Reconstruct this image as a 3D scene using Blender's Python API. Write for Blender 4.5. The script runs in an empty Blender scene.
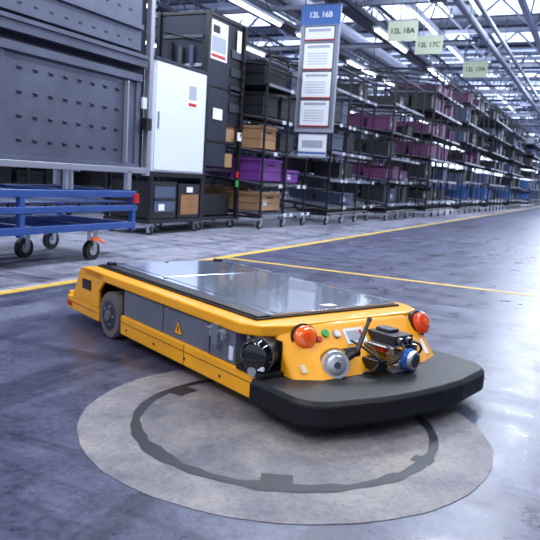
import bpy, math, random
from mathutils import Matrix, Vector
random.seed(7)
S = bpy.context.scene

# ------------------------------------------------------------------ materials
def lin(c):
    return tuple(((x/255)/12.92 if x/255 <= .04045 else ((x/255+.055)/1.055)**2.4) for x in c)
def mat(name, col, rough=.5, metal=0., var=0., scale=8., bump=0., emit=None, estr=0., spec=.5, coat=0.):
    m = bpy.data.materials.new(name); m.use_nodes = True
    nt = m.node_tree; b = nt.nodes['Principled BSDF']
    c = lin(col)+(1,)
    b.inputs['Base Color'].default_value = c
    b.inputs['Roughness'].default_value = rough
    b.inputs['Metallic'].default_value = metal
    b.inputs['Specular IOR Level'].default_value = spec
    b.inputs['Coat Weight'].default_value = coat
    if emit:
        b.inputs['Emission Color'].default_value = lin(emit)+(1,)
        b.inputs['Emission Strength'].default_value = estr
    if var > 0 or bump > 0:
        tc = nt.nodes.new('ShaderNodeTexCoord'); n = nt.nodes.new('ShaderNodeTexNoise')
        n.inputs['Scale'].default_value = scale; n.inputs['Detail'].default_value = 8; n.inputs['Roughness'].default_value = .62
        nt.links.new(tc.outputs['Object'], n.inputs['Vector'])
        if var > 0:
            r = nt.nodes.new('ShaderNodeValToRGB')
            r.color_ramp.elements[0].position = .33; r.color_ramp.elements[1].position = .67
            r.color_ramp.elements[0].color = tuple(x*(1-var) for x in c[:3])+(1,)
            r.color_ramp.elements[1].color = tuple(min(1, x*(1+var)) for x in c[:3])+(1,)
            nt.links.new(n.outputs['Fac'], r.inputs['Fac']); nt.links.new(r.outputs['Color'], b.inputs['Base Color'])
            mr = nt.nodes.new('ShaderNodeMapRange')
            mr.inputs['To Min'].default_value = max(0, rough-.08); mr.inputs['To Max'].default_value = min(1, rough+.1)
            nt.links.new(n.outputs['Fac'], mr.inputs['Value']); nt.links.new(mr.outputs['Result'], b.inputs['Roughness'])
        if bump > 0:
            bp = nt.nodes.new('ShaderNodeBump'); bp.inputs['Strength'].default_value = bump; bp.inputs['Distance'].default_value = .01
            nt.links.new(n.outputs['Fac'], bp.inputs['Height']); nt.links.new(bp.outputs['Normal'], b.inputs['Normal'])
    return m

M = dict(
 yellow=mat('yellow_paint', (248,168,16), .36, var=.09, scale=7, coat=.2),
 yellow_d=mat('yellow_shadow_gap', (120,76,10), .5),
 line=mat('yellow_line_paint', (206,170,78), .5, var=.25, scale=14),
 black=mat('black_plastic', (20,20,24), .42),
 rubber=mat('bumper_rubber', (17,18,24), .5, var=.1, scale=30, bump=.05, spec=.35),
 tyre=mat('tyre_grey', (104,98,100), .6, var=.15, scale=12),
 panel=mat('side_panel_grey', (108,112,126), .42, .25, var=.1),
 steel=mat('bare_steel', (190,194,200), .28, .9, var=.08),
 steel_d=mat('dark_steel', (90,94,104), .35, .8),
 silver=mat('silver_cap', (205,208,212), .3, .7),
 orange=mat('orange_lens', (242,104,24), .15, emit=(240,80,5), estr=.04, coat=.8),
 redor=mat('red_orange_lens', (232,76,24), .15, emit=(225,50,10), estr=.04, coat=.8),
 red=mat('red_plastic', (185,28,28), .4),
 green=mat('green_button', (40,160,70), .35),
 blue_b=mat('blue_ring', (40,90,180), .3),
 blue=mat('blue_paint', (44,80,152), .45, var=.14, scale=6),
 white=mat('white_enamel', (214,220,236), .35, var=.03),
 paper=mat('paper_white', (226,228,236), .7),
 paper2=mat('paper_print', (160,164,178), .7),
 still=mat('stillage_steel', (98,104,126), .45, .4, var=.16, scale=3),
 still_d=mat('stillage_dark_steel', (42,47,62), .55, .3, var=.1, scale=3),  # darker steel for stillage slots and backing, cabinet top and rack panels
 alu=mat('aluminium_frame', (180,184,198), .35, .6),
 pipe=mat('black_rack_pipe', (18,18,24), .4),
 track=mat('roller_track', (128,132,148), .4, .5),
 tote_b=mat('tote_black', (24,24,31), .5),
 tote_p=mat('tote_purple', (110,52,138), .5),
 tote_m=mat('tote_plum', (88,42,84), .5),
 tote_g=mat('tote_grey_blue', (70,80,106), .5),
 tote_t=mat('tote_teal', (44,74,96), .5),
 tote_bl=mat('tote_blue', (48,90,150), .5),
 card=mat('cardboard', (160,124,90), .8, var=.12, scale=4),
 wood=mat('wood_panel', (140,100,66), .7, var=.15, scale=5),
 label=mat('label_white', (196,202,216), .6),
 signg=mat('sign_green_white', (190,200,176), .6),
 signk=mat('sign_ink', (24,34,30), .6),
 signb=mat('sign_blue', (60,98,164), .5),
 truss=mat('truss_paint', (152,158,176), .55, .1, var=.1, scale=2),
 truss_d=mat('truss_dark', (72,78,94), .55, .1),
 tube=mat('lamp_tube', (255,255,255), .5, emit=(236,242,255), estr=8.),
 window=mat('window_light', (255,255,255), .5, emit=(215,228,255), estr=3.2),
 sky=mat('skylight_panel', (240,244,255), .5, emit=(205,220,255), estr=2.2),
 wall=mat('wall_panel', (140,146,166), .7, var=.12, scale=.6),
 ceil=mat('ceiling_deck', (160,166,182), .8, var=.1, scale=.8),
 tan=mat('sticker_tan', (214,200,170), .6),
 glassk=mat('scanner_window', (8,8,12), .08, coat=.8),
 deck=mat('deck_plate', (180,194,220), .13, .7, var=.03, scale=1.5, coat=.5),
 deck2=mat('deck_plate_rear', (150,164,194), .12, .7, var=.03, scale=1.5, coat=.5),
)

def floor_mat():
    m = bpy.data.materials.new('polished_concrete'); m.use_nodes = True
    nt = m.node_tree; N = nt.nodes; L = nt.links; b = N['Principled BSDF']
    tc = N.new('ShaderNodeTexCoord')
    def noise(s, d=8, rough=.6, sc=None, rot=0, dist=0):
        n = N.new('ShaderNodeTexNoise'); n.inputs['Scale'].default_value = s; n.inputs['Detail'].default_value = d
        n.inputs['Roughness'].default_value = rough; n.inputs['Distortion'].default_value = dist
        if sc:
            mp = N.new('ShaderNodeMapping'); mp.inputs['Scale'].default_value = sc; mp.inputs['Rotation'].default_value = (0,0,rot)
            L.new(tc.outputs['Object'], mp.inputs['Vector']); L.new(mp.outputs['Vector'], n.inputs['Vector'])
        else: L.new(tc.outputs['Object'], n.inputs['Vector'])
        return n
    def ramp(src, c0, c1, p0=.32, p1=.68):
        r = N.new('ShaderNodeValToRGB'); r.color_ramp.elements[0].position = p0; r.color_ramp.elements[1].position = p1
        r.color_ramp.elements[0].color = lin(c0)+(1,); r.color_ramp.elements[1].color = lin(c1)+(1,)
        L.new(src, r.inputs['Fac']); return r
    def mult(a, bb, f):
        mu = N.new('ShaderNodeMix'); mu.data_type = 'RGBA'; mu.blend_type = 'MULTIPLY'; mu.inputs['Factor'].default_value = f
        L.new(a, mu.inputs['A']); L.new(bb, mu.inputs['B']); return mu.outputs['Result']
    n1 = noise(.9, 6); n2 = noise(5, 12, .75); n3 = noise(42, 6, .7)
    st = noise(3, 6, .65, (1, .08, 1), .5, .4); st2 = noise(4, 6, .7, (.1, 1, 1), .2, .6)
    a = ramp(n1.outputs['Fac'], (76,78,104), (100,104,132))
    l = ramp(n1.outputs['Fac'], (156,158,178), (182,184,200))
    sx = N.new('ShaderNodeSeparateXYZ'); L.new(tc.outputs['Object'], sx.inputs[0])
    lt = N.new('ShaderNodeMath'); lt.operation = 'LESS_THAN'; lt.inputs[1].default_value = -3.2
    L.new(sx.outputs['X'], lt.inputs[0])
    mx = N.new('ShaderNodeMix'); mx.data_type = 'RGBA'
    L.new(lt.outputs[0], mx.inputs['Factor']); L.new(a.outputs['Color'], mx.inputs['A']); L.new(l.outputs['Color'], mx.inputs['B'])
    c = mult(mx.outputs['Result'], ramp(n2.outputs['Fac'], (155,155,166), (255,255,255), .36, .6).outputs['Color'], .85)
    c = mult(c, ramp(n3.outputs['Fac'], (150,150,160), (255,255,255), .34, .54).outputs['Color'], .8)
    c = mult(c, ramp(st.outputs['Fac'], (150,150,158), (255,255,255), .38, .47).outputs['Color'], .7)
    c = mult(c, ramp(st2.outputs['Fac'], (160,160,168), (255,255,255), .38, .46).outputs['Color'], .7)
    L.new(c, b.inputs['Base Color'])
    mr = N.new('ShaderNodeMapRange'); mr.inputs['From Min'].default_value=.3; mr.inputs['From Max'].default_value=.7
    mr.inputs['To Min'].default_value = .22; mr.inputs['To Max'].default_value = .46
    L.new(n2.outputs['Fac'], mr.inputs['Value']); L.new(mr.outputs['Result'], b.inputs['Roughness'])
    bp = N.new('ShaderNodeBump'); bp.inputs['Strength'].default_value = .12; bp.inputs['Distance'].default_value = .004
    L.new(n3.outputs['Fac'], bp.inputs['Height']); L.new(bp.outputs['Normal'], b.inputs['Normal'])
    return m
M['floor'] = floor_mat()
def patch_mat(name, c0, c1, c2):
    m = mat(name, c1, .62, bump=.25, scale=26); nt=m.node_tree; N=nt.nodes; L=nt.links; b=N['Principled BSDF']
    tc=N.new('ShaderNodeTexCoord')
    n=N.new('ShaderNodeTexNoise'); n.inputs['Scale'].default_value=3.2; n.inputs['Detail'].default_value=12; n.inputs['Roughness'].default_value=.68
    n2=N.new('ShaderNodeTexNoise'); n2.inputs['Scale'].default_value=60; n2.inputs['Detail'].default_value=6
    L.new(tc.outputs['Object'],n.inputs['Vector']); L.new(tc.outputs['Object'],n2.inputs['Vector'])
    r=N.new('ShaderNodeValToRGB'); e=r.color_ramp.elements; e[0].position=.36; e[0].color=lin(c0)+(1,); e[1].position=.64; e[1].color=lin(c2)+(1,)
    k=e.new(.5); k.color=lin(c1)+(1,)
    r2=N.new('ShaderNodeValToRGB'); r2.color_ramp.elements[0].position=.35; r2.color_ramp.elements[0].color=(.5,.5,.52,1); r2.color_ramp.elements[1].position=.55
    L.new(n.outputs['Fac'],r.inputs['Fac']); L.new(n2.outputs['Fac'],r2.inputs['Fac'])
    mu=N.new('ShaderNodeMix'); mu.data_type='RGBA'; mu.blend_type='MULTIPLY'; mu.inputs['Factor'].default_value=.45
    L.new(r.outputs['Color'],mu.inputs['A']); L.new(r2.outputs['Color'],mu.inputs['B']); L.new(mu.outputs['Result'],b.inputs['Base Color'])
    return m
M['patch'] = patch_mat('patch_concrete', (98,96,108), (126,123,129), (148,143,142))
M['patch2'] = patch_mat('patch_concrete_inner', (78,78,92), (112,109,115), (140,133,128))
M['ring'] = mat('dark_joint', (27,28,39), .5, var=.3, scale=14)

# ------------------------------------------------------------------ mesh builder
class MB:
    def __init__(s): s.v=[]; s.f=[]; s.m=[]; s.sm=[]; s.mats=[]
    def mi(s, k):
        mt = M[k]
        if mt not in s.mats: s.mats.append(mt)
        return s.mats.index(mt)
    def face(s, idx, k, smooth=False):
        s.f.append(idx); s.m.append(s.mi(k)); s.sm.append(smooth)
    def box(s, c, d, k, rot=None):
        o=len(s.v); c=Vector(c)
        for z in (-.5,.5):
            for x,y in ((-.5,-.5),(.5,-.5),(.5,.5),(-.5,.5)):
                p=Vector((x*d[0],y*d[1],z*d[2]))
                if rot: p = rot @ p
                s.v.append(tuple(c+p))
        for q in ((3,2,1,0),(4,5,6,7),(0,1,5,4),(1,2,6,5),(2,3,7,6),(3,0,4,7)):
            s.face([o+i for i in q], k)
    def b2(s, x0,x1,y0,y1,z0,z1,k):
        s.box(((x0+x1)/2,(y0+y1)/2,(z0+z1)/2),(x1-x0,y1-y0,z1-z0),k)
    def cyl(s, p1, p2, r, k, seg=12, r2=None, kcap=None):
        p1=Vector(p1); p2=Vector(p2); r2=r if r2 is None else r2
        q=(p2-p1).to_track_quat('Z','Y').to_matrix()
        ring=[(math.cos(2*math.pi*i/seg),math.sin(2*math.pi*i/seg)) for i in range(seg)]
        for rep in range(2):
            o=len(s.v)
            for c,sn in ring: s.v.append(tuple(p1+q@Vector((c*r,sn*r,0))))
            for c,sn in ring: s.v.append(tuple(p2+q@Vector((c*r2,sn*r2,0))))
            if rep==0:
                for i in range(seg):
                    j=(i+1)%seg; s.face([o+i,o+j,o+seg+j,o+seg+i],k,True)
            else:
                s.face([o+i for i in reversed(range(seg))],kcap or k)
                s.face([o+seg+i for i in range(seg)],kcap or k)
    def dome(s, p, n, r, h, k, seg=20, rings=6):
        p=Vector(p); q=Vector(n).to_track_quat('Z','Y').to_matrix(); o=len(s.v)
        for j in range(rings):
            a=math.pi/2*j/rings
            for i in range(seg):
                t=2*math.pi*i/seg
                s.v.append(tuple(p+q@Vector((r*math.cos(a)*math.cos(t),r*math.cos(a)*math.sin(t),h*math.sin(a)))))
        s.v.append(tuple(p+q@Vector((0,0,h)))); top=len(s.v)-1
        for j in range(rings-1):
            for i in range(seg):
                i2=(i+1)%seg; s.face([o+j*seg+i,o+j*seg+i2,o+(j+1)*seg+i2,o+(j+1)*seg+i],k,True)
        for i in range(seg): s.face([o+(rings-1)*seg+i,o+(rings-1)*seg+(i+1)%seg,top],k,True)
    def prism(s, pts, z0, z1, k, pts2=None, ktop=None):
        n=len(pts); pts2=pts2 or pts; o=len(s.v)
        for x,y in pts: s.v.append((x,y,z0))
        for x,y in pts2: s.v.append((x,y,z1))
        s.face([o+i for i in reversed(range(n))],k); s.face([o+n+i for i in range(n)],ktop or k)
        for i in range(n):
            j=(i+1)%n; s.face([o+i,o+j,o+n+j,o+n+i],k)
    def ring(s, cx, cy, r0, r1, z, k, a0=0, a1=2*math.pi, seg=96, wob=0):
        o=len(s.v)
        for i in range(seg+1):
            a=a0+(a1-a0)*i/seg
            w=wob*(math.sin(a*7)+.6*math.sin(a*17+1)+.5*math.sin(a*31))
            s.v.append((cx+(r0+w)*math.cos(a),cy+(r0+w)*math.sin(a),z)); s.v.append((cx+(r1-w*.7)*math.cos(a),cy+(r1-w*.7)*math.sin(a),z))
        for i in range(seg):
            s.face([o+2*i,o+2*i+1,o+2*i+3,o+2*i+2],k)
    def finish(s, name, loc=(0,0,0), rotz=0, parent=None, bevel=0, seg=2):
        me=bpy.data.meshes.new(name); me.from_pydata(s.v,[],s.f)
        for mt in s.mats: me.materials.append(mt)
        me.polygons.foreach_set('material_index', s.m); me.polygons.foreach_set('use_smooth', s.sm); me.update()
        ob=bpy.data.objects.new(name, me); S.collection.objects.link(ob)
        ob.location=loc; ob.rotation_euler=(0,0,rotz)
        if parent: ob.parent=parent
        if bevel:
            b=ob.modifiers.new('bevel','BEVEL'); b.width=bevel; b.segments=seg; b.limit_method='ANGLE'; b.angle_limit=math.radians(40)
        return ob
def empty(name, loc=(0,0,0), rotz=0):
    e=bpy.data.objects.new(name,None); e.empty_display_size=.2; e.location=loc; e.rotation_euler=(0,0,rotz)
    S.collection.objects.link(e); return e
def text(name, body, size, k, loc, rot, parent, align='CENTER'):
    c=bpy.data.curves.new(name,'FONT'); c.body=body; c.size=size; c.align_x=align; c.align_y='CENTER'; c.extrude=.001
    c.offset=.002
    c.materials.append(M[k]); o=bpy.data.objects.new(name,c); S.collection.objects.link(o)
    o.location=loc; o.rotation_euler=rot; o.parent=parent; return o

# ------------------------------------------------------------------ camera
F_PX=670.; H=.8; pitch=math.radians(7.9); roll=math.radians(3.5); head=math.radians(25.7)
Fh=Vector((-math.sin(head),math.cos(head),0)); R=Vector((math.cos(head),math.sin(head),0))
Fw=Fh*math.cos(pitch)+Vector((0,0,-math.sin(pitch))); U=R.cross(Fw).normalized()
Ri=R*math.cos(roll)+U*math.sin(roll); Ui=-R*math.sin(roll)+U*math.cos(roll)
cam=bpy.data.cameras.new('camera'); co=bpy.data.objects.new('camera',cam); S.collection.objects.link(co)
mm=Matrix((Ri,Ui,-Fw)).transposed().to_4x4(); mm.translation=Vector((0,0,H)); co.matrix_world=mm
cam.sensor_width=36; cam.lens=F_PX/540*36; cam.clip_end=300
cam.dof.use_dof=True; cam.dof.focus_distance=2.6; cam.dof.aperture_fstop=7
S.camera=co
def c2r(xc,yc):   # view-aligned ground coords -> hall coords (hall Y runs along the aisle)
    return (R.x*xc+Fh.x*yc, R.y*xc+Fh.y*yc)

# ------------------------------------------------------------------ room shell
b=MB(); b.b2(-18,16,-8,70,-.1,0,'floor'); b.finish('floor')
b=MB(); b.b2(-18,16,-8,70,7.6,7.7,'ceil')
for y in range(-6,70,2): b.b2(-18,16,y,y+.12,7.48,7.6,'truss_d')
for y in range(14,68,5):
    for x in range(-17,14,4): b.b2(x,x+3,y+1.2,y+3.6,7.44,7.47,'sky')
b.finish('ceiling')
b=MB(); b.b2(-18.1,-18,-8,70,0,7.6,'wall')
for y in range(-8,70,1): b.b2(-18,-17.96,y,y+.08,0,7.6,'truss_d')
b.finish('wall_left')
b=MB(); b.b2(-18,16,70,70.1,0,7.6,'wall'); b.finish('wall_back')
b=MB()
for i,x in enumerate(range(-16,14,4)):
    b.b2(x,x+3.2,69.94,69.98,2.0,6.6,'window')
    for j in range(4): b.b2(x+j*1.02,x+j*1.02+.08,69.9,69.94,2.0,6.6,'truss_d')
b.finish('window_1')
b=MB(); b.b2(16,16.1,-8,70,0,7.6,'wall'); b.finish('wall_right')

b=MB(); b.b2(-3.25,-3.16,-6,60,.0005,.003,'line'); b.finish('floor_marking_line')
b=MB(); b.b2(-3.15,10,5.56,5.625,.0005,.003,'line'); b.finish('floor_marking_line')

# round floor patch
cx,cy=c2r(.078,2.13)
b=MB()
NP=160
def wr(i): a=2*math.pi*i/NP; return 1+.0018*math.sin(a*9)+.0014*math.sin(a*23+2)+.001*math.sin(a*41)
b.prism([(.66*wr(i)*math.cos(2*math.pi*i/NP),.66*wr(i)*math.sin(2*math.pi*i/NP)) for i in range(NP)],.0,.002,'patch')
b.prism([(.475*math.cos(2*math.pi*i/96),.475*math.sin(2*math.pi*i/96)) for i in range(96)],.002,.0026,'patch2')
b.ring(0,0,.467,.499,.0032,'ring',wob=.0025,seg=240)
b.ring(0,0,.461,.503,.0030,'ring',a0=-2.6,a1=-.4,wob=.006,seg=240)
def notch(a,w,r0,r1):
    c,s=math.cos(a),math.sin(a)
    pts=[(r0,-w/2),(r1,-w/2*1.05),(r1,w/2*1.05),(r0,w/2)]
    b.prism([(x*c-y*s,x*s+y*c) for x,y in pts],.0027,.0033,'ring')
base=math.atan2(-Fh.y,-Fh.x)
notch(base-.06,.085,.405,.48); notch(base+2.0,.07,.41,.48); notch(base-2.15,.09,.41,.48); notch(base+1.02,.05,.445,.505)
b.finish('round_floor_patch',loc=(cx,cy,0))

# ------------------------------------------------------------------ AGV
psi=math.radians(141.8)
fx,fy=c2r(math.sin(psi),math.cos(psi))
W0,L0=1.765,-1.84
ox,oy=c2r(.786*W0+.618*L0,.618*W0-.786*L0)
agv=empty('automated_guided_vehicle',(ox,oy,0),math.atan2(fy,fx))

b=MB()
b.b2(-1.56,.14,-.33,.33,.05,.13,'yellow')
for s in (-1,1):
    y0,y1=sorted((s*.33,s*.44))
    b.b2(-.925,.15,y0,y1,.048,.135,'yellow')
    b.b2(-1.57,-1.175,y0,y1,.052,.12,'yellow')
b.finish('chassis_skirt',parent=agv,bevel=.006)
b=MB()
for s in (-1,1):
    b.b2(-.92,.13,*sorted((s*.439,s*.4415)),.104,.107,'yellow_d')
    b.b2(-.36,-.357,*sorted((s*.439,s*.4412)),.05,.134,'yellow_d')
    b.b2(-1.565,-1.18,*sorted((s*.439,s*.4415)),.092,.095,'yellow_d')
    for x in (-.86,-.6,-.35,-.1,.1): b.cyl((x,s*.438,.078),(x,s*.4435,.078),.006,'steel_d',8)
b.finish('skirt_seam',parent=agv)
b=MB()
b.b2(-1.34,-.02,-.335,.335,.13,.27,'steel_d')
for s in (-1,1):
    b.b2(-.925,-.2,*sorted((s*.33,s*.425)),.13,.25,'panel')
    b.b2(-.19,-.03,*sorted((s*.33,s*.43)),.135,.262,'panel')
    b.b2(-.93,-.925,*sorted((s*.33,s*.43)),.13,.25,'black')
b.finish('side_panels',parent=agv,bevel=.004)
b=MB()
for s in (-1,1):
    b.b2(-.56,-.555,*sorted((s*.425,s*.4265)),.135,.25,'black')
    b.b2(-.2,-.188,*sorted((s*.425,s*.4285)),.135,.262,'black')
    for x in (-.9,-.58,-.53,-.23): 
        for z in (.15,.235): b.cyl((x,s*.424,z),(x,s*.4275,z),.005,'steel',8)
    b.b2(-.18,-.07,*sorted((s*.43,s*.442)),.222,.25,'steel')
    b.cyl((-.185,s*.448,.24),(-.06,s*.448,.24),.006,'steel',8)
    b.b2(-.145,-.11,*sorted((s*.43,s*.455)),.19,.266,'steel')
    b.b2(-.165,-.155,*sorted((s*.44,s*.452)),.215,.255,'silver'); b.b2(-.09,-.08,*sorted((s*.44,s*.452)),.215,.255,'silver')
    b.b2(-.06,-.035,*sorted((s*.43,s*.435)),.15,.2,'white')
b.finish('latch',parent=agv,bevel=.002)
b=MB()
for yy,sc,k in ((-.4255,1,'black'),(-.4265,.86,'yellow')):
    o=len(b.v); cxx,czz=-.43,.178
    for dx,dz in ((-.034,-.022),(.034,-.022),(0,.036)): b.v.append((cxx+dx*sc,yy-.0008,czz+dz*sc))
    b.face([o,o+1,o+2],k)
b.b2(-.434,-.426,-.4285,-.427,.168,.192,'black')
b.finish('warning_triangle',parent=agv)
b=MB()
b.prism([(-1.36,-.44),(.0,-.44),(.075,-.4),(.11,-.3),(.11,.3),(.075,.4),(0,.44),(-1.36,.44)],.256,.298,'yellow')
b.finish('top_frame',parent=agv,bevel=.008,seg=3)
b=MB()
for s in (-1,1):
    ys=sorted((s*.425,s*.44))
    o=len(b.v)
    prof=[(-1.175,.12),(-1.5,.12),(-1.47,.17),(-1.40,.285),(-1.36,.297),(-1.13,.297),(-1.13,.245),(-1.175,.2)]
    n=len(prof)
    for y in ys:
        for x,z in prof: b.v.append((x,y,z))
    b.face([o+i for i in range(n)],'yellow'); b.face([o+n+i for i in reversed(range(n))],'yellow')
    for i in range(n):
        j=(i+1)%n; b.face([o+j,o+i,o+n+i,o+n+j],'yellow')
b.b2(-1.4,-1.36,-.43,.43,.13,.29,'yellow')
b.b2(-1.60,-1.57,-.42,.42,.06,.135,'yellow')
b.finish('rear_cheek',parent=agv,bevel=.004)
b=MB()
for s in (-1,1):
    b.b2(-1.36,-1.26,*sorted((s*.44,s*.446)),.19,.24,'black')
    b.cyl((-1.49,s*.36,.125),(-1.49,s*.36,.155),.02,'redor',16)
    b.cyl((-1.49,s*.27,.125),(-1.49,s*.27,.15),.012,'black',12)
    b.b2(-1.31,-1.27,*sorted((s*.30,s*.34)),.298,.325,'black')
    b.b2(-1.56,-1.50,*sorted((s*.44,s*.445)),.07,.09,'red')
b.finish('rear_fittings',parent=agv,bevel=.003)
b=MB()
for s in (-1,1):
    a,c=s*.36,s*.438
    b.cyl((-1.05,a,.11),(-1.05,c,.11),.104,'tyre',40)
    b.cyl((-1.05,a+s*.008,.11),(-1.05,c-s*.008,.11),.110,'tyre',40)
    b.cyl((-1.05,c,.11),(-1.05,c+s*.003,.11),.07,'steel_d',32)
    b.cyl((-1.05,c,.11),(-1.05,c+s*.012,.11),.026,'tyre',20)
    for i in range(5):
        t=2*math.pi*i/5
        b.cyl((-1.05+.045*math.cos(t),c,.11+.045*math.sin(t)),(-1.05+.045*math.cos(t),c+s*.007,.11+.045*math.sin(t)),.007,'steel',8)
    b.cyl((-.1,s*.2,.04),(-.1,s*.25,.04),.04,'black',20)
b.finish('wheels',parent=agv)
b=MB()
b.b2(-1.345,.01,-.372,.372,.298,.306,'black')
b.b2(-1.33,-.865,-.30,.355,.306,.314,'deck2')
b.b2(-.86,-.0,-.30,.355,.306,.314,'deck')
b.b2(-1.33,-.0,-.362,-.304,.306,.312,'black')
b.finish('deck_plate',parent=agv,bevel=.002)
b=MB()
for x in (-1.30,-.83,-.03):
    for y in (-.27,0,.33): b.cyl((x,y,.314),(x,y,.3165),.009,'steel_d',10)
b.b2(-1.33,0,-.262,-.258,.3142,.3148,'black')
b.b2(-.35,-.03,.357,.366,.306,.316,'steel')
b.b2(-1.3,-.4,.357,.362,.306,.316,'steel')
b.b2(-.075,-.035,-.0,.06,.3142,.3155,'tan')
b.finish('deck_seams',parent=agv)

# nose
nose0=[(-.02,-.345),(.205,-.345),(.26,-.26),(.27,0),(.26,.26),(.215,.38),(.15,.425),(-.02,.425)]
nose1=[(-.02,-.345),(.07,-.345),(.11,-.27),(.12,0),(.11,.27),(.08,.37),(.04,.415),(-.02,.415)]
b=MB(); b.prism(nose0,.12,.292,'yellow',nose1); b.finish('nose_cowl',parent=agv,bevel=.012,seg=4)
def facex(z,y=0):
    t=(z-.12)/.172; return (.27-.035*abs(y)/.3)*(1-t)+(.12-.03*abs(y)/.3)*t
nrm=Vector((.172,0,.15)).normalized()
def bplan(g=0):
    P=[(.12,-.47+g)]
    def arc(cx,cy,r,a0,a1,n=8):
        for i in range(n+1):
            a=math.radians(a0+(a1-a0)*i/n); P.append((cx+(r-g)*math.cos(a),cy+(r-g)*math.sin(a)))
    arc(.315,-.345,.125,-90,-12)
    for y in (-.2,-.07,.07,.2): P.append((.492-(y/.3)**2*.03-g*1.0,y))
    arc(.315,.345,.125,12,90)
    P.append((.12,.47-g)); return P
b=MB()
b.prism(bplan(.022),.042,.058,'rubber',bplan(0)); b.prism(bplan(0),.058,.118,'rubber'); b.prism(bplan(0),.118,.134,'rubber',bplan(.014))
b.finish('bumper',parent=agv,bevel=.003)
b=MB()
X=.07
b.b2(-.02,.13,-.35,-.345,.13,.25,'black')
b.b2(.0,.15,-.445,-.35,.134,.15,'black')
d=Vector((.45,-1,0)).normalized(); c=Vector((X,-.378,.2))
b.cyl(c-d*.02,c+d*.045,.060,'black',36)
b.cyl(c+d*.045,c+d*.050,.064,'steel_d',36)
b.cyl(c+d*.050,c+d*.068,.059,'glassk',36,r2=.053)
b.dome(c+d*.068,d,.053,.016,'glassk',28,7)
side=Vector((-d.y,d.x,0))
b.cyl(c+d*.05-side*.0+Vector((0,0,-.05)),c+d*.08+Vector((0,0,-.05)),.017,'steel',16)
b.box(c+d*.071+side*.03+Vector((0,0,-.036)),(.024,.012,.016),'paper',Matrix.Rotation(math.atan2(d.y,d.x)+math.pi/2,3,'Z'))
b.cyl((X-.07,-.39,.15),(X-.07,-.39,.248),.012,'steel',12)
b.finish('laser_scanner',parent=agv,bevel=.003)
def P(y,z,off=0): return Vector((facex(z,y),y,z))+nrm*off
b=MB()
nl=Vector((1,-.3,.45)).normalized()
p=P(-.255,.252); b.cyl(p-nl*.02,p+nl*.012,.05,'black',32); b.cyl(p+nl*.01,p+nl*.024,.041,'orange',32); b.dome(p+nl*.024,nl,.041,.014,'orange',28)
b.cyl(p+nl*.03,p+nl*.0405,.014,'redor',20)
b.finish('indicator_lamp_1',parent=agv)
b=MB()
p=P(.355,.248); n2=Vector((1,.15,.4)).normalized()
b.cyl(p-n2*.03,p+n2*.014,.05,'black',32); b.cyl(p+n2*.012,p+n2*.034,.043,'redor',32); b.dome(p+n2*.034,n2,.043,.014,'redor',28)
b.cyl(p+n2*.04,p+n2*.0505,.014,'orange',20)
b.finish('indicator_lamp_2',parent=agv)
b=MB()
p=P(-.165,.182,-.03); n3=Vector((1,-.45,.22)).normalized()
b.cyl(p,p+n3*.05,.06,'yellow',32); b.cyl(p+n3*.05,p+n3*.058,.054,'steel_d',32); b.cyl(p+n3*.058,p+n3*.078,.052,'silver',36,r2=.047); b.dome(p+n3*.078,n3,.036,.008,'silver')
b.cyl(p+n3*.085,p+n3*.089,.012,'steel_d',16)
b.finish('silver_key_switch',parent=agv)
b=MB()
for y,z,k,r in ((-.165,.256,'green',.015),(-.115,.252,'white',.013),(-.20,.24,'red',.011)):
    p=P(y,z); b.cyl(p,p+nrm*.006,r*1.3,'steel_d',16); b.cyl(p,p+nrm*.016,r,k,16)
b.finish('push_buttons',parent=agv)
b=MB()
b.cyl((.2,-.135,.2),(.262,-.115,.222),.018,'black',14)
b.cyl((.24,-.16,.19),(.262,-.115,.224),.013,'black',12)
b.cyl((.26,-.12,.22),(.205,-.01,.315),.010,'black',12,r2=.006)
b.cyl((.208,-.016,.31),(.204,-.008,.317),.009,'black',12)
b.finish('control_lever',parent=agv)
b=MB()
q=nrm.to_track_quat('X','Z').to_matrix()
def stick(y,z,w,h,k,off=.0015): b.box(P(y,z,off),(.002,w,h),k,q)
stick(-.03,.245,.10,.062,'paper',.002); stick(-.04,.245,.06,.04,'paper2',.0032); stick(.0,.25,.014,.03,'red',.0035)
stick(.275,.175,.12,.065,'paper'); stick(.305,.175,.04,.046,'signk',.0025); stick(.25,.188,.05,.007,'signk',.0025); stick(.25,.172,.05,.007,'signk',.0025); stick(.25,.16,.05,.004,'signk',.0025)
stick(.225,.225,.02,.02,'tan',.003); stick(-.3,.165,.03,.03,'tan',.002); stick(.03,.15,.05,.03,'tan',.002); stick(.3,.222,.06,.018,'paper2',.002)
b.finish('stickers',parent=agv)
b=MB()
b.b2(.10,.285,.0,.17,.222,.228,'steel'); b.b2(.12,.30,.02,.028,.20,.226,'steel'); b.b2(.12,.30,.145,.153,.20,.226,'steel')
b.b2(.15,.285,.04,.14,.228,.262,'black')
b.cyl((.285,.068,.244),(.30,.068,.244),.013,'steel',18,kcap='glassk'); b.cyl((.285,.112,.244),(.30,.112,.244),.013,'steel',18,kcap='glassk')
b.box((.2,.095,.268),(.07,.05,.012),'steel_d')
b.b2(.22,.30,-.05,.0,.15,.185,'black'); b.b2(.22,.27,.008,.022,.205,.218,'red')
nb=Vector((1,.15,-.02)).normalized(); pb=Vector((.225,.09,.180))
b.cyl(pb,pb+nb*.075,.026,'steel',24); b.cyl(pb+nb*.075,pb+nb*.095,.040,'blue_b',32); b.cyl(pb+nb*.095,pb+nb*.11,.036,'silver',32,r2=.033); b.cyl(pb+nb*.11,pb+nb*.112,.024,'steel_d',24)
b.b2(.2,.31,.02,.15,.135,.143,'steel'); b.b2(.23,.295,.14,.17,.14,.19,'black')
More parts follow.
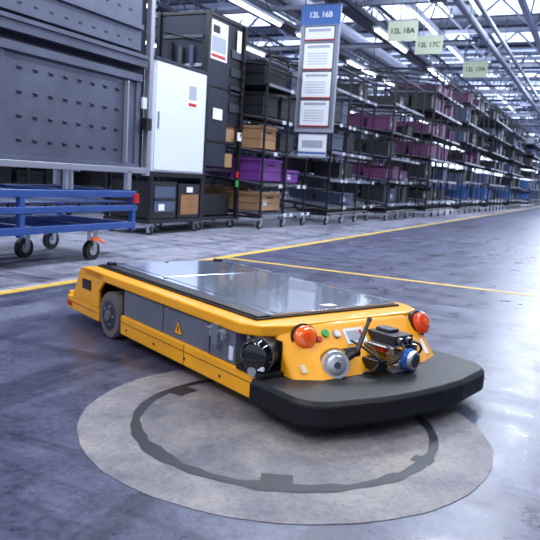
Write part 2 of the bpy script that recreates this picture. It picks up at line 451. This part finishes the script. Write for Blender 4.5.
b.finish('front_sensor',parent=agv,bevel=.002)
cu=bpy.data.curves.new('cable','CURVE'); cu.dimensions='3D'; cu.bevel_depth=.0045; cu.materials.append(M['black'])
for pts in ([(.17,0,.22),(.26,-.02,.2),(.30,-.06,.165),(.27,-.09,.14)],[(.29,.068,.244),(.33,.04,.225),(.32,.0,.18),(.27,-.02,.17)],[(.29,.112,.244),(.325,.13,.235),(.31,.155,.20),(.25,.16,.17)],[(.19,-.08,.24),(.26,-.07,.22),(.30,-.04,.18),(.27,-.03,.15)]):
    sp=cu.splines.new('BEZIER'); sp.bezier_points.add(len(pts)-1)
    for bp_,qq in zip(sp.bezier_points,pts): bp_.co=qq; bp_.handle_left_type=bp_.handle_right_type='AUTO'
oc=bpy.data.objects.new('sensor_cables',cu); S.collection.objects.link(oc); oc.parent=agv

# ------------------------------------------------------------------ castor helper
def castor(b,x,y,r=.06,w=.035,top=None):
    top = top or r*2+.05
    b.cyl((x,y-w/2,r),(x,y+w/2,r),r,'black',20)
    b.cyl((x,y-w/2-.003,r),(x,y+w/2+.003,r),r*.55,'steel',16)
    b.b2(x-.02,x+.02,y-w/2-.012,y-w/2-.006,r,top-.01,'steel'); b.b2(x-.02,x+.02,y+w/2+.006,y+w/2+.012,r,top-.01,'steel')
    b.b2(x-.035,x+.035,y-.035,y+.035,top-.012,top,'steel')
def castor_x(b,x,y,r=.06,w=.035,top=None):
    top = top or r*2+.05
    b.cyl((x-w/2,y,r),(x+w/2,y,r),r,'black',24)
    b.cyl((x-w/2-.003,y,r),(x+w/2+.003,y,r),r*.5,'steel',16)
    for s in (-1,1): b.box((x+s*(w/2+.009),y+.01,(r+top)/2),(.006,.05,top-r),'steel')
    b.b2(x-.04,x+.04,y-.035,y+.045,top-.012,top,'steel')

# ------------------------------------------------------------------ blue cart with stillage
cart=empty('blue_tugger_cart',(-4.25,3.64,0))
b=MB()
for z in (.29,.57):
    for x in (-.43,.43): b.b2(x-.025,x+.025,-1.35,1.35,z-.028,z+.028,'blue')
    for y in (-1.32,-.65,.0,.65,1.32): b.b2(-.43,.43,y-.022,y+.022,z-.026,z+.026,'blue')
for x in (-.43,.43):
    for y in (-1.32,0,1.32): b.b2(x-.024,x+.024,y-.024,y+.024,.24,.58,'blue')
b.b2(-.4,.4,-1.3,1.3,.49,.5,'blue')
b.b2(.4,.46,-1.36,1.36,.42,.47,'blue')
for i in range(13): b.b2(-.4,.4,-1.25+i*.2,-1.23+i*.2,.29,.31,'blue')
b.finish('frame',parent=cart,bevel=.004)
b=MB()
for x,y in ((.38,.84),(-.05,.5),(.38,-1.1),(-.38,-1.1),(-.38,1.15)):
    castor_x(b,x,y,.085,.045,top=.26)
b.b2(.41,.44,.80,.88,.17,.2,'orange'); b.cyl((.42,.84,.19),(.47,.91,.15),.009,'orange',8)
b.b2(.41,.47,1.30,1.37,.49,.575,'red')
b.finish('castors',parent=cart,bevel=.002)
st=empty('steel_stillage',(-4.25,3.82,.60))
b=MB()
zb=.18
for x in (-.42,.42):
    for y in (-1.3,1.34):
        b.b2(x-.028,x+.028,y-.028,y+.028,0.005 if y<0 else .14,2.2,'alu')
    b.b2(x-.025,x+.025,-1.3,1.34,zb-.02,zb+.03,'alu')
    b.b2(x-.025,x+.025,1.05,1.10,.005,zb,'alu')
for y in (-1.3,-.4,.5,1.34): b.b2(-.42,.42,y-.025,y+.025,zb-.02,zb+.03,'alu')
for y in (.3,.36): b.b2(.39,.43,y-.012,y+.012,0.005,zb,'alu')
b.finish('frame',parent=st,bevel=.004)
b=MB()
b.b2(.40,.425,-1.27,1.2,zb+.035,1.02,'still')
b.b2(.425,.455,-1.27,1.2,.97,1.03,'still'); b.b2(.425,.445,-1.27,1.2,zb+.03,zb+.06,'still')
b.b2(.425,.437,1.14,1.2,zb+.03,1.03,'still'); b.b2(.425,.437,-.38,-.34,zb+.03,1.03,'still')
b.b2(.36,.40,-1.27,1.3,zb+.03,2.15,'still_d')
b.b2(.38,.47,-1.27,1.25,1.10,1.20,'still')
b.b2(.47,.485,-1.27,1.25,1.17,1.2,'still')
b.b2(.40,.425,-1.27,1.2,1.24,2.1,'still'); b.b2(.425,.45,-1.27,1.2,1.42,1.46,'still'); b.b2(.425,.45,-1.27,1.2,1.75,1.80,'still')
for iy in range(15):
    y=-1.15+iy*.155
    for z in (.34,.51,.68,.85):
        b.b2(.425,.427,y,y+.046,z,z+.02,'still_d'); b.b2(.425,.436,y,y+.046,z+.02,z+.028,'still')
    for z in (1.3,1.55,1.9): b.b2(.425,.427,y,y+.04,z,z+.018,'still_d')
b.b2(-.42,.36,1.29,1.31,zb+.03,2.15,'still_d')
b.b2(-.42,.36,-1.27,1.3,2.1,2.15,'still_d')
b.finish('panels',parent=st,bevel=.003)
b=MB()
b.b2(.43,.47,.98,1.0,.25,.95,'alu'); b.b2(.44,.5,1.22,1.3,.55,.66,'black'); b.b2(.44,.46,1.21,1.27,.74,.84,'paper')
b.finish('side_clamp',parent=st,bevel=.002)

# ------------------------------------------------------------------ white cabinet trolley
wc=empty('white_cabinet_trolley',(-5.25,7.3,0))
b=MB()
b.b2(-.35,.35,-.58,.58,.78,2.1,'white')
b.b2(.35,.362,-.56,.56,.80,2.08,'white')
b.finish('cabinet_body',parent=wc,bevel=.02,seg=3)
b=MB()
b.b2(-.37,.37,-.6,.6,2.1,2.13,'still_d')
for y in (-.42,-.36,.36,.42): b.cyl((.1,y,2.12),(.1,y,2.18),.02,'black',8)
b.b2(.362,.366,.12,.34,1.62,1.95,'paper'); b.b2(.366,.368,.14,.32,1.72,1.9,'paper2'); b.b2(.366,.369,.14,.32,1.64,1.68,'red')
b.b2(.362,.372,-.52,-.49,1.3,1.5,'steel')
for x in (-.33,.33):
    for y in (-.57,.57): b.b2(x-.02,x+.02,y-.02,y+.02,.14,.78,'pipe')
b.b2(-.36,.36,-.6,.6,.72,.78,'pipe'); b.b2(-.36,.36,-.6,.6,.14,.19,'pipe')
b.b2(-.3,.34,-.54,-.02,.2,.66,'tote_b'); b.b2(-.3,.34,.03,.54,.2,.64,'tote_b')
b.b2(.34,.35,.08,.5,.24,.5,'wood'); b.b2(.34,.35,-.5,-.06,.28,.6,'tote_g'); b.b2(.345,.356,-.5,-.06,.42,.46,'tote_b')
b.b2(.35,.358,-.42,-.3,.3,.38,'paper'); b.b2(.35,.358,.2,.34,.53,.6,'paper')
for x,y in ((.3,-.52),(.3,.52),(-.3,-.52),(-.3,.52)): castor(b,x,y,.05,.035,top=.14)
b.finish('base_trolley',parent=wc,bevel=.004)

tr=empty('tall_equipment_rack',(-5.35,8.45,0))
b=MB()
for x in (-.4,.4):
    for y in (-.5,.5): b.b2(x-.03,x+.03,y-.03,y+.03,.14,2.95,'pipe')
b.b2(-.4,.39,-.49,-.47,.2,2.9,'still_d'); b.b2(-.40,-.38,-.5,.5,.2,2.9,'tote_b')
b.b2(.38,.39,-.5,.12,.9,2.9,'still_d'); b.b2(.36,.38,.12,.5,1.5,2.9,'tote_b')
for z in (.16,.85,1.25,2.0,2.93): b.b2(-.4,.4,-.5,.5,z-.02,z+.02,'pipe')
b.b2(-.3,.3,-.45,.45,.2,.5,'tote_b'); b.b2(-.3,.35,-.4,.4,.9,1.1,'card'); b.b2(-.2,.35,.0,.42,1.27,1.6,'card')
for z in (1.7,1.95,2.2,2.45): b.b2(.39,.40,.16,.46,z,z+.12,'steel_d')
for z in [1.0+.12*i for i in range(14)]: b.cyl((.42,.47,z),(.42,.47,z+.05),.025,'black',10)
b.b2(-.32,.32,-.51,-.49,2.22,2.26,'steel'); b.b2(-.32,.32,-.51,-.49,2.6,2.64,'steel_d'); b.cyl((-.18,-.53,2.24),(-.18,-.53,2.55),.03,'black',12); b.cyl((-.02,-.53,2.24),(-.02,-.53,2.48),.045,'steel_d',12); b.cyl((.16,-.53,2.24),(.16,-.53,2.5),.03,'tote_g',12); b.cyl((-.3,-.52,2.7),(.3,-.52,2.55),.012,'black',8)
for x,y in ((.35,-.45),(.35,.45),(-.35,-.45),(-.35,.45)): castor(b,x,y,.06,.035,top=.15)
b.finish('frame',parent=tr,bevel=.003)
b=MB(); b.b2(.392,.398,-.44,.02,2.35,2.86,'paper'); b.b2(.398,.400,-.4,-.02,2.45,2.66,'paper2'); b.b2(.398,.401,-.4,-.02,2.38,2.42,'red'); b.b2(.398,.401,-.38,-.2,2.7,2.8,'signk')
b.b2(.402,.408,.28,.4,2.55,2.85,'paper')
b.b2(.402,.408,-.3,-.05,1.55,1.7,'paper')
b.b2(.43,.436,.40,.48,.75,.85,'red'); b.b2(.43,.436,.40,.48,.62,.72,'green'); b.b2(.43,.436,.38,.5,1.3,1.42,'paper')
b.finish('posters',parent=tr)

# ------------------------------------------------------------------ flow racks
def tote(b,c,d,k,rot=None):
    x,y,z=c
    b.box((x,y,z+d[2]/2),(d[0]*.94,d[1]*.92,d[2]),k)
    b.box((x,y,z+d[2]-.025),(d[0],d[1]*.98,.03),k)
    b.box((x,y,z+d[2]*.45),(d[0]*.97,d[1]*.95,.015),k)
    b.box((x+d[0]*.475,y,z+d[2]*.72),(.004,d[1]*.3,.03),'black')
    if random.random()<.35: b.box((x+d[0]*.475,y-d[1]*.2,z+d[2]*.4),(.006,.12,.07),'label')
def rack(xf,y0,y1,h,levels,cols,depth=1.3,fill=.85,seed=1,name='flow_rack',wide=False):
    random.seed(seed)
    L=y1-y0; b=MB(); n=max(2,round(L/.95)+1)
    ys=[-L/2+.03+i*(L-.06)/(n-1) for i in range(n)]
    xs=(-depth/2,depth/2)
    for y in ys:
        for x in xs: b.cyl((x,y,.16),(x,y,h if x<0 else h-.15),.022,'pipe',8)
        b.cyl((xs[0],y,h-.02),(xs[1],y,h-.17),.018,'pipe',8)
        b.cyl((xs[0],y,.18),(xs[1],y,.18),.02,'pipe',8)
        for x in xs: castor_x(b,x,y,.065,.035,top=.17)
    for x in xs:
        b.cyl((x,ys[0],.2),(x,ys[-1],.2),.022,'pipe',8)
        b.cyl((x,ys[0],h-.05 if x<0 else h-.2),(x,ys[-1],h-.05 if x<0 else h-.2),.018,'pipe',8)
    for i in range(len(ys)-1):
        if random.random()<.5: b.cyl((xs[0],ys[i],.3),(xs[0],ys[i+1],h-.3),.014,'pipe',6)
    for li,z in enumerate(levels):
        sl=.12 if li<len(levels)-1 else .02
        for x in xs:
            zz=z+(sl if x<0 else 0)
            b.cyl((x,ys[0],zz),(x,ys[-1],zz),.021,'pipe',8)
            for y in ys: b.cyl((x-.03,y,zz),(x+.03,y,zz),.034,'black',8)
        for y in ys: b.cyl((xs[0],y,z+sl),(xs[1],y,z),.018,'pipe',8)
        if random.random()<.5: b.b2(xs[1]+.021,xs[1]+.03,ys[0],ys[-1],z-.02,z+.022,'track')
        y=ys[0]+.12
        while y<ys[-1]-.05:
            b.cyl((xs[0],y,z+sl+.02),(xs[1]+.02,y,z+.02),.012,'track',6); y+=.24
            if random.random()<.35: b.b2(xs[1]+.03,xs[1]+.036,y-.06,y+.06,z-.028,z+.028,'label')
        y=ys[0]+.08
        room=(levels[li+1]-z-.14) if li<len(levels)-1 else .4
        while y<ys[-1]-.35:
            w=random.choice((.4,.58,.58,.8)) if not wide else random.choice((.58,.85))
            if y+w>ys[-1]-.03: break
            if random.random()<fill:
                k=random.choice(cols[li%len(cols)]); hh=min(room,random.choice((.2,.28,.34)))
                st_=2 if (room>2*hh+.02 and random.random()<.4) else 1
                for ix in range(2):
                    dx=.55; xx=xs[1]-.05-dx/2-ix*(dx+.04)-random.random()*.05
                    zz=z+.04+sl*(xs[1]-xx)/depth
                    for q_ in range(st_): tote(b,(xx,y+w/2,zz+q_*hh),(dx,w-.03,hh),k)
            y+=w+.02
    return b.finish(name,loc=(xf-depth/2,(y0+y1)/2,0))
K=['tote_b','tote_b','tote_b','tote_g']; PL=['tote_m','tote_m','tote_b']; CB=['card']; TG=['tote_t','tote_g','tote_b','tote_b']; BL=['tote_bl','tote_b','tote_bl']
rack(-4.6,9.05,10.75,2.6,[.2,.66,1.15,1.65,2.15],[['card'],['tote_p'],['card','tote_b'],K,K],seed=3,fill=.95,wide=True)
rack(-4.4,11.3,13.7,3.0,[.3,.8,1.3,1.8,2.4],[K,['tote_p','tote_b'],K,K,TG],seed=5,fill=.5)
rack(-4.15,14.2,16.8,3.3,[.35,.85,1.35,1.9,2.5],[K,PL,K,PL,PL],seed=6,fill=.6)
rack(-4.0,17.2,20.6,3.8,[.4,.95,1.5,2.1,2.7,3.2],[K,K,PL,PL,PL,PL],seed=8,fill=.75)
rack(-3.9,21.4,25.4,4.0,[.4,1.0,1.6,2.2,2.8,3.4],[BL,K,PL,K,K,PL],seed=9,fill=.7)
rack(-3.8,26.2,31,4.1,[.4,1.0,1.6,2.2,2.8,3.4],[BL,TG,K,K,TG,K],seed=10,fill=.7)
rack(-3.7,32,37,4.1,[.4,1.0,1.6,2.2,2.8,3.4],[BL,TG,K,K],seed=11,fill=.7)
rack(-3.5,39,46,4.1,[.4,1.0,1.6,2.2,2.8,3.4],[BL,['alu','tote_bl'],K,TG],seed=12,fill=.8)
for i,(a,c) in enumerate(((6.5,10),(10.6,14),(14.6,18),(19,23),(24,29),(30,36))):
    rack(-7.6,a,c,3.1,[.4,.95,1.5,2.05,2.6],[K,TG,['tote_p','tote_b','tote_b'],K,CB+K],seed=20+i,fill=.7)
for i,(a,c) in enumerate(((8,13),(14,19),(20,26),(27,34))):
    rack(-10.6,a,c,3.6,[.4,1.1,1.8,2.5,3.1],[TG,K,CB+K,TG],seed=40+i,fill=.8,name='storage_rack')
b=MB()
random.seed(3)
for i in range(6):
    for j in range(5): tote(b,(0,i*1.1,j*.6),(1.0,1.05,.56),random.choice(['tote_bl','track','alu','white','tote_g']))
b.finish('crate_stack',loc=(-3.4,48,0))

# ------------------------------------------------------------------ hanging signs
def hang(x,y,z,txt,w=.56,h=.36):
    e=empty('aisle_sign',(x,y,z)); b=MB()
    b.b2(-w/2,w/2,-.01,.01,-h/2,h/2,'signg')
    b.b2(-w/2-.012,w/2+.012,-.008,.012,h/2,h/2+.015,'alu')
    for s in (-1,1): b.cyl((s*w*.4,0,h/2),(s*w*.4,0,5.7-z),.006,'pipe',6)
    b.finish('plate',parent=e); text('lettering',txt,.135,'signk',(0,-.014,0),(math.pi/2,0,0),e)
hang(-3.64,12.6,3.62,'12L 18A'); hang(-3.5,14.1,3.66,'12L 17C'); hang(-2.98,16.6,3.58,'12L 17A'); 
ib=empty('information_board',(-4.24,10.1,0)); b=MB()
b.b2(-.33,.33,-.015,.015,1.55,3.5,'truss'); b.b2(-.31,.31,-.019,-.015,1.6,3.2,'track'); b.b2(-.33,.33,-.02,-.015,3.2,3.5,'signb')
for z in (1.84,2.28,2.72,3.07):
    hh=.2 if z<3 else .1
    b.b2(-.26,.26,-.021,-.017,z-hh-.015,z+hh+.015,'signk')
    b.b2(-.245,.245,-.023,-.019,z-hh,z+hh,'paper')
    b.b2(-.245,.245,-.0235,-.023,z-hh,z-hh+.016,'red'); b.b2(-.19,.19,-.025,-.023,z+hh-.07,z+hh-.03,'paper2')
    if z<3:
        for j in range(5): b.b2(-.18,.16,-.025,-.023,z-.12+j*.04,z-.108+j*.04,'paper2')
b.b2(-.24,.24,-.022,-.018,1.18,1.5,'paper'); b.b2(-.24,.24,-.0235,-.022,1.2,1.24,'signb'); b.b2(-.18,.18,-.0235,-.022,1.3,1.42,'paper2')
b.b2(-.24,.24,-.018,.0,1.15,1.52,'alu')
for s in (-1,1): b.cyl((s*.28,0,1.2),(s*.28,0,5.7),.012,'pipe',8)
b.finish('board',parent=ib); text('heading','12L 16B',.12,'paper',(0,-.024,3.35),(math.pi/2,0,0),ib)

# ------------------------------------------------------------------ roof structure
b=MB()
for y in range(4,68,5):
    b.b2(-18,16,y-.08,y+.08,7.1,7.25,'truss'); b.b2(-18,16,y-.08,y+.08,6.0,6.12,'truss')
    x=-18; up=True
    while x<16:
        z0,z1=(6.1,7.1) if up else (7.1,6.1)
        b.cyl((x,y,z0),(x+1.1,y,z1),.045,'truss',6); x+=1.1; up=not up
for x in (-14,-9.5,-5.5,-2.5,3,9):
    b.b2(x-.07,x+.07,-6,69,5.8,5.98,'truss')
    for y in range(-6,69,2): b.cyl((x,y,5.95),(x,y+1,7.1),.03,'truss_d',6)
b.finish('roof_trusses')
b=MB()
for x,z,r in ((-12,5.3,.22),(-7.6,5.2,.3),(-3.4,5.0,.09),(-3.0,5.0,.06),(-10.4,4.6,.1),(-5.6,4.7,.07),(-5.4,4.7,.04)):
    b.cyl((x,-5,z),(x,68,z),r,'alu' if r>.1 else 'truss',16)
    for y in range(-4,68,5): b.cyl((x,y,z),(x,y,5.75),.015,'truss_d',6)
b.finish('ceiling_ducts')
lg=empty('light_gantry',(0,0,0))
b=MB()
for x in (-4.7,-6.6,-8.6,-11):
    b.b2(x-.04,x+.04,3,60,4.12,4.2,'truss_d'); b.b2(x-.03,x+.03,3,60,4.5,4.55,'truss_d')
    y=4.
    while y<60:
        b.cyl((x,y,4.2),(x,y+.5,4.52),.012,'truss_d',5); b.cyl((x,y+.5,4.52),(x,y+1,4.2),.012,'truss_d',5); y+=1
    for y in range(4,60,4): b.cyl((x,y,4.15),(x,y,5.75),.012,'truss_d',6)
for y in range(5,60,4): b.b2(-12,-3.3,y-.04,y+.04,4.22,4.3,'truss'); b.b2(-12,-3.3,y+1.46,y+1.54,4.6,4.66,'truss_d')
for x in (-5.2,-7.2,-9.3): b.b2(x-.15,x+.15,4,60,4.32,4.36,'truss_d'); b.b2(x-.15,x-.14,4,60,4.32,4.42,'truss'); b.b2(x+.14,x+.15,4,60,4.32,4.42,'truss')
b.finish('gantry_beams',parent=lg)
b=MB()
for x in (-4.7,-6.6,-8.6,-11):
    y=4.2
    while y<58:
        b.b2(x-.07,x+.07,y,y+2.5,4.06,4.12,'white'); b.cyl((x,y+.05,4.04),(x,y+2.45,4.04),.035,'tube',8); y+=5.0 if x!=-6.6 else 3.4
b.finish('strip_lamps',parent=lg)
for i,(x,y) in enumerate(((-6.35,24),(-6.35,36),(-13,14),(-13,26),(5,16),(5,30))):
    b=MB(); b.b2(-.14,.14,-.14,-.11,0,5.78,'truss'); b.b2(-.14,.14,.11,.14,0,5.78,'truss'); b.b2(-.015,.015,-.11,.11,0,5.78,'truss'); b.b2(-.2,.2,-.2,.2,0,.03,'truss_d')
    b.finish('steel_column',loc=(x,y,0))

# ------------------------------------------------------------------ lights
def area(name,loc,sx,sy,pw,col=(.80,.88,1),rot=(0,0,0)):
    l=bpy.data.lights.new(name,'AREA'); l.shape='RECTANGLE'; l.size=sx; l.size_y=sy; l.energy=pw; l.color=col
    o=bpy.data.objects.new(name,l); o.location=loc; o.rotation_euler=rot; S.collection.objects.link(o)
for x in (-1.6,2.6):
    for y,p in ((-3,140),(3.5,195),(11,370),(20,430),(31,470),(45,600)): area('ceiling_lamp',(x,y,5.7),.5,4,p,(.9,.94,1) if y<8 else (.8,.88,1))
for y in (6.5,14,23,34): area('rack_lamp',(-6.6,y,3.95),.3,5,180)
for y in (4,12,22,34): area('hall_lamp',(-11.5,y,5.5),.5,5,330)
for y in (10,24,42): area('ceiling_fill',(-5.5,y,5.2),1,8,280,rot=(math.pi,0,0))  # added upward fill that brightens the roof, no fixture behind it
area('rack_lamp',(-3.0,6.8,4.8),.4,3,200)
area('side_fill',(-3.2,-1.2,4.4),.5,3,120,(.95,.96,1),(0,math.radians(-35),0))  # added fill from camera left for the vehicle's near side, not a hall fixture
w=bpy.data.worlds.new('world'); S.world=w; w.use_nodes=True
w.node_tree.nodes['Background'].inputs[0].default_value=(.66,.76,1,1); w.node_tree.nodes['Background'].inputs[1].default_value=.85
S.view_settings.view_transform='Standard'; S.view_settings.look='None'; S.view_settings.exposure=.05
